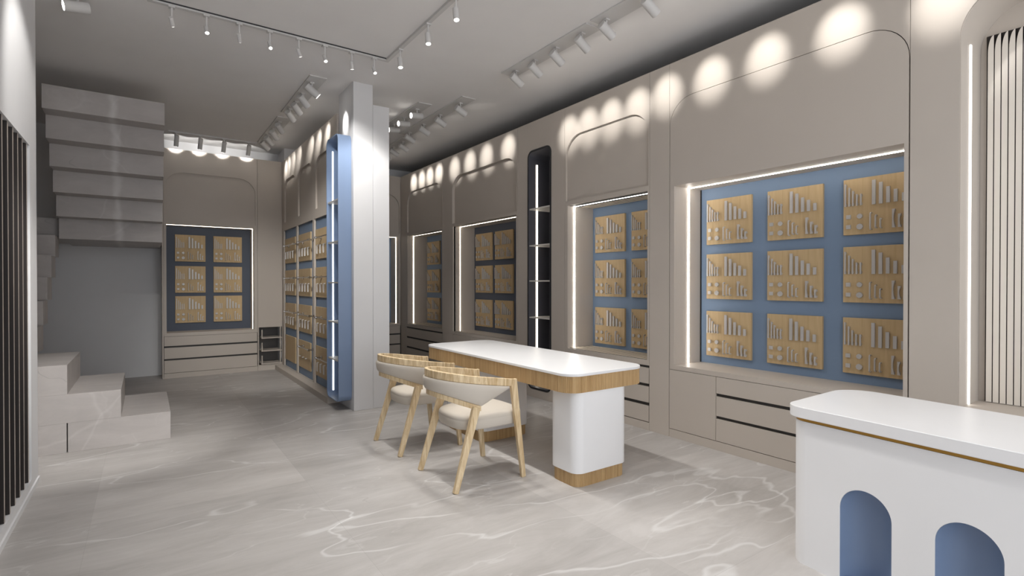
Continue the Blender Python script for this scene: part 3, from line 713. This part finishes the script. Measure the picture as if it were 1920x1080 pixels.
# ------------------------------------------------------------------ ceiling lights
def spot(parent, loc, tgt, energy, size, blend, col=(1, .98, .945), rad=0.02):
    l = bpy.data.lights.new('spot', 'SPOT'); l.energy = energy; l.spot_size = size; l.spot_blend = blend; l.color = col; l.shadow_soft_size = rad
    o = bpy.data.objects.new('spot', l); COL.objects.link(o); o.parent = parent
    o.location = Vector(loc) - Vector(parent['_o'])
    o.rotation_euler = (Vector(tgt) - Vector(loc)).to_track_quat('-Z', 'Y').to_euler()
def head(pos, tgt, label, group, r=0.038, L=0.155, drop=0.075, energy=0, size=0.6, blend=0.6, zc=CE, rad=0.02, col=(1, .98, .945), aim=None):
    x, y = pos; p = Vector((x, y, zc)); c = Vector((x, y, zc - drop)); ax = (Vector(tgt) - c).normalized()
    t = thing('spotlight', label, 'spotlight', p, group)
    bm = BM(); box(bm, (x - .022, y - .022, zc - .012), (x + .022, y + .022, zc - .0005)); cyl(bm, (x, y, zc - .012), (x, y, zc - drop + r * .5), .0075, n=10); obj('stem', bm, M['light'], t)
    a, b = c - ax * L * .45, c + ax * L * .55
    bm = BM(); cyl(bm, a, b, r, n=28); obj('lamp_body', bm, M['light'], t, smooth=True, bevel=0.002)
    bm = BM(); cyl(bm, b + ax * .0004, b + ax * .001, r * .84, n=24); o = obj('lens', bm, M['lens'], t)
    if energy: spot(t, b + ax * 0.02, aim or tgt, energy, size, blend, col, rad)
    return t
def mount(x0, x1, y0, y1, label, group=None, name='light_mount', h=0.012):
    o = obj(name, bx((x0, y0, CE - h), (x1, y1, CE - .0004)), M['light'], origin=((x0 + x1) / 2, (y0 + y1) / 2, CE), bevel=0.002)
    return tag(o, label, 'light mount', group)
ORD = ('nearest', 'second', 'third', 'farthest')
# right wall washers
XS = 3.17
groups = [([0.55, 1.099, 1.668, 2.198], None), ]
mount(3.08, 3.26, 3.30, 4.60, 'flat white ceiling plate of four spots before the slat-silled niche', 'ceiling light plates')
mount(3.08, 3.26, 1.72, 3.25, 'flat white ceiling plate of four spots before the widest niche', 'ceiling light plates')
mount(3.08, 3.26, 5.42, 7.30, 'flat white ceiling plate of four spots left of the black shelf', 'ceiling light plates')
mount(3.20, 3.38, 7.48, 8.90, 'flat white ceiling plate of four spots near the far right corner', 'ceiling light plates')
SZ, BL = math.radians(33), 1.0
def wash(xs, ys, pools, place, zp, e=E_POOL):
    for i, (y, yp) in enumerate(zip(ys, pools)):
        head((xs, y), (XR, yp, zp), 'white wall spot, %s of four over %s' % (ORD[i], place), 'wall spots of the right wall', drop=0.09, zc=CE - 0.012, energy=e, size=SZ, blend=BL)
wash(XS, (1.70, 2.20, 2.69, 3.08 + .07), (1.668, 2.198, 2.682, 3.143), 'the widest niche', 3.15)
wash(XS, (3.45, 3.80, 4.13, 4.45), (3.494, 3.852, 4.194, 4.50), 'the slat-silled niche', 3.12)
wash(XS, (5.63, 6.17, 6.66, 7.14), (5.713, 6.255, 6.714, 7.18), 'the niche left of the black shelf', 3.20)
wash(3.29, (7.65, 8.03, 8.36, 8.70), (7.71, 8.044, 8.356, 8.687), 'the far corner niche', 3.22)
head((XS, 1.10), (XR, 1.09, 3.11), 'white wall spot over the slatted niche', 'wall spots of the right wall', drop=0.09, energy=E_POOL, size=SZ, blend=BL)
# partition washers
mount(1.44, 1.62, 5.80, 7.25, 'flat white ceiling plate of four spots nearest the column, over the partition', 'ceiling light plates')
mount(1.44, 1.62, 7.47, 9.00, 'flat white ceiling plate of four spots over the far half of the partition', 'ceiling light plates')
for j, (ys, ps) in enumerate((((6.0, 6.39, 6.72, 7.05), (5.99, 6.634, 7.036, 7.425)), ((7.69, 8.08, 8.45, 8.79), (8.121, 8.496, 8.787, 8.978)))):
    for i, (y, yp) in enumerate(zip(ys, ps)):
        head((1.51, y), (1.87, yp, 3.25), 'white spot, %s of four over the %s partition half' % (ORD[i], ('near', 'far')[j]), 'wall spots of the partition', drop=0.085, zc=CE - 0.012, energy=E_POOL * 0.55, size=math.radians(40), blend=1.0)
# the other side of the partition
mount(2.74, 2.92, 5.90, 7.15, 'flat white ceiling plate of three lit spots right of the column', 'ceiling light plates')
for i, (x, y) in enumerate(((2.83, 6.14), (2.83, 6.54), (2.83, 6.88))):
    head((x, y), (2.30, y - .03, 3.46), 'lit white spot right of the column, %s of three' % ('nearest', 'middle', 'farthest')[i], 'spots right of the column', drop=0.085, zc=CE - 0.012, energy=5, size=math.radians(50), blend=.8)
# back wall rail
mount(0.28, 1.45, 9.055, 9.085, 'thin white light rail along the back wall above the six-board niche', name='light_rail', h=0.02)
for i, x in enumerate((0.38, 0.68, 0.99, 1.33)):
    head((x, 9.07), (x - .02, 9.24, 3.15), 'white spot on the back wall rail, %s' % ('leftmost', 'second from left', 'third from left', 'rightmost')[i], 'spots on the back wall rail', r=0.03, L=0.16, drop=0.11, zc=CE - 0.02, energy=4.5, size=math.radians(80), blend=.5, aim=(x, 9.7, 3.62))
# big spot by the left wall
head((-0.42, 5.26), (-1.37, 5.06, 3.33), 'single white spot on the ceiling at the end of the left wall', None, drop=0.085, r=0.042, L=0.16, energy=4, size=math.radians(60), blend=.8)
# rectangular track over the shop floor
def track(lo, hi, label):
    bm = BM(); box(bm, lo, hi); o = obj('light_track', bm, M['light'], origin=((lo[0] + hi[0]) / 2, (lo[1] + hi[1]) / 2, CE)); return o
t = thing('light_track', 'thin white L-shaped light track on the ceiling over the shop floor', 'light track', (1.0, 4.97, CE))
obj('rail', bx((0.02, 4.958, CE - .022), (1.99, 4.995, CE - .0005)), M['light'], t)
obj('rail', bx((1.955, 0.2, CE - .022), (1.99, 4.957, CE - .0005)), M['light'], t)
obj('rail', bx((0.02, 0.2, CE - .022), (0.055, 4.957, CE - .0005)), M['light'], t)
o = obj('shadow_gap', bx((0.02, 4.950, CE - .009), (1.954, 4.9575, CE - .0005)), M['dark'], t); o['label'] = 'dark line along the near side of the track'
ZC = CE - .022
NM = ('first', 'second', 'third', 'fourth', 'fifth', 'sixth', 'seventh', 'eighth')
for i, x in enumerate((0.18, 0.42, 0.66, 0.90, 1.14, 1.37, 1.62, 1.84)):
    fwd = i % 2 == 0
    tg = (x + .05, 8.0, .3) if fwd else (x + .25, 3.2, 0.3)
    if i == 6: tg = (2.0, 5.72, 2.2)
    if i == 4: tg = (1.80, 5.79, 2.55)
    if i == 0: tg = (1.35, 9.0, 0.5)
    if i == 2: tg = (1.75, 8.6, 0.8)
    head((x, 4.977), tg, 'small white track spot, %s from the left on the long cross rail' % NM[i], 'track spots', r=0.016, L=0.075, drop=0.115, zc=ZC,
         energy=E_TRACK * ((1.0 if i in (4, 6) else 1.2 if i == 0 else 4.2) if fwd else .65), size=math.radians(105 if not fwd else 62 if i in (4, 6) else 50), blend=.55 if i in (4, 6) else 1.0, rad=.03)
for i, y in enumerate((4.65, 4.06, 3.57)):
    head((1.972, y), (1.9, y - .7, .2), 'small lit track spot on the side rail, %s the corner' % ('nearest', 'second from', 'third from')[i], 'track spots', r=0.023, L=0.10, drop=0.12, zc=ZC, energy=E_TRACK * 1.1, size=math.radians(95), blend=1.0, rad=.03)
for i, y in enumerate((2.9, 2.2, 1.5)):
    head((1.972, y), (2.0, y - .6, .2), 'small track spot on the side rail, %s past the ceiling edge of view' % NM[i], 'track spots', r=0.023, L=0.10, drop=0.12, zc=ZC, energy=E_TRACK * .9, size=math.radians(95), blend=1.0, rad=.03)
for i, y in enumerate((3.9, 2.9, 1.9)):  # unseen heads; those aimed at stairs and floor are added for brightness
    head((0.037, y), ((-.632, y + .6, 2.45), (-.25, 5.8, .2), (0.3, y, .2))[i], 'small track spot on the left side rail, %s of three' % ('farthest', 'middle', 'nearest')[i], 'track spots', r=0.023, L=0.10, drop=0.12, zc=ZC, energy=E_TRACK * (.8, 6.5, .7)[i], size=math.radians((66, 34, 95)[i]), blend=(.7, .8, 1)[i], rad=.03)
for o in bpy.data.objects:
    if '_o' in o: del o['_o']
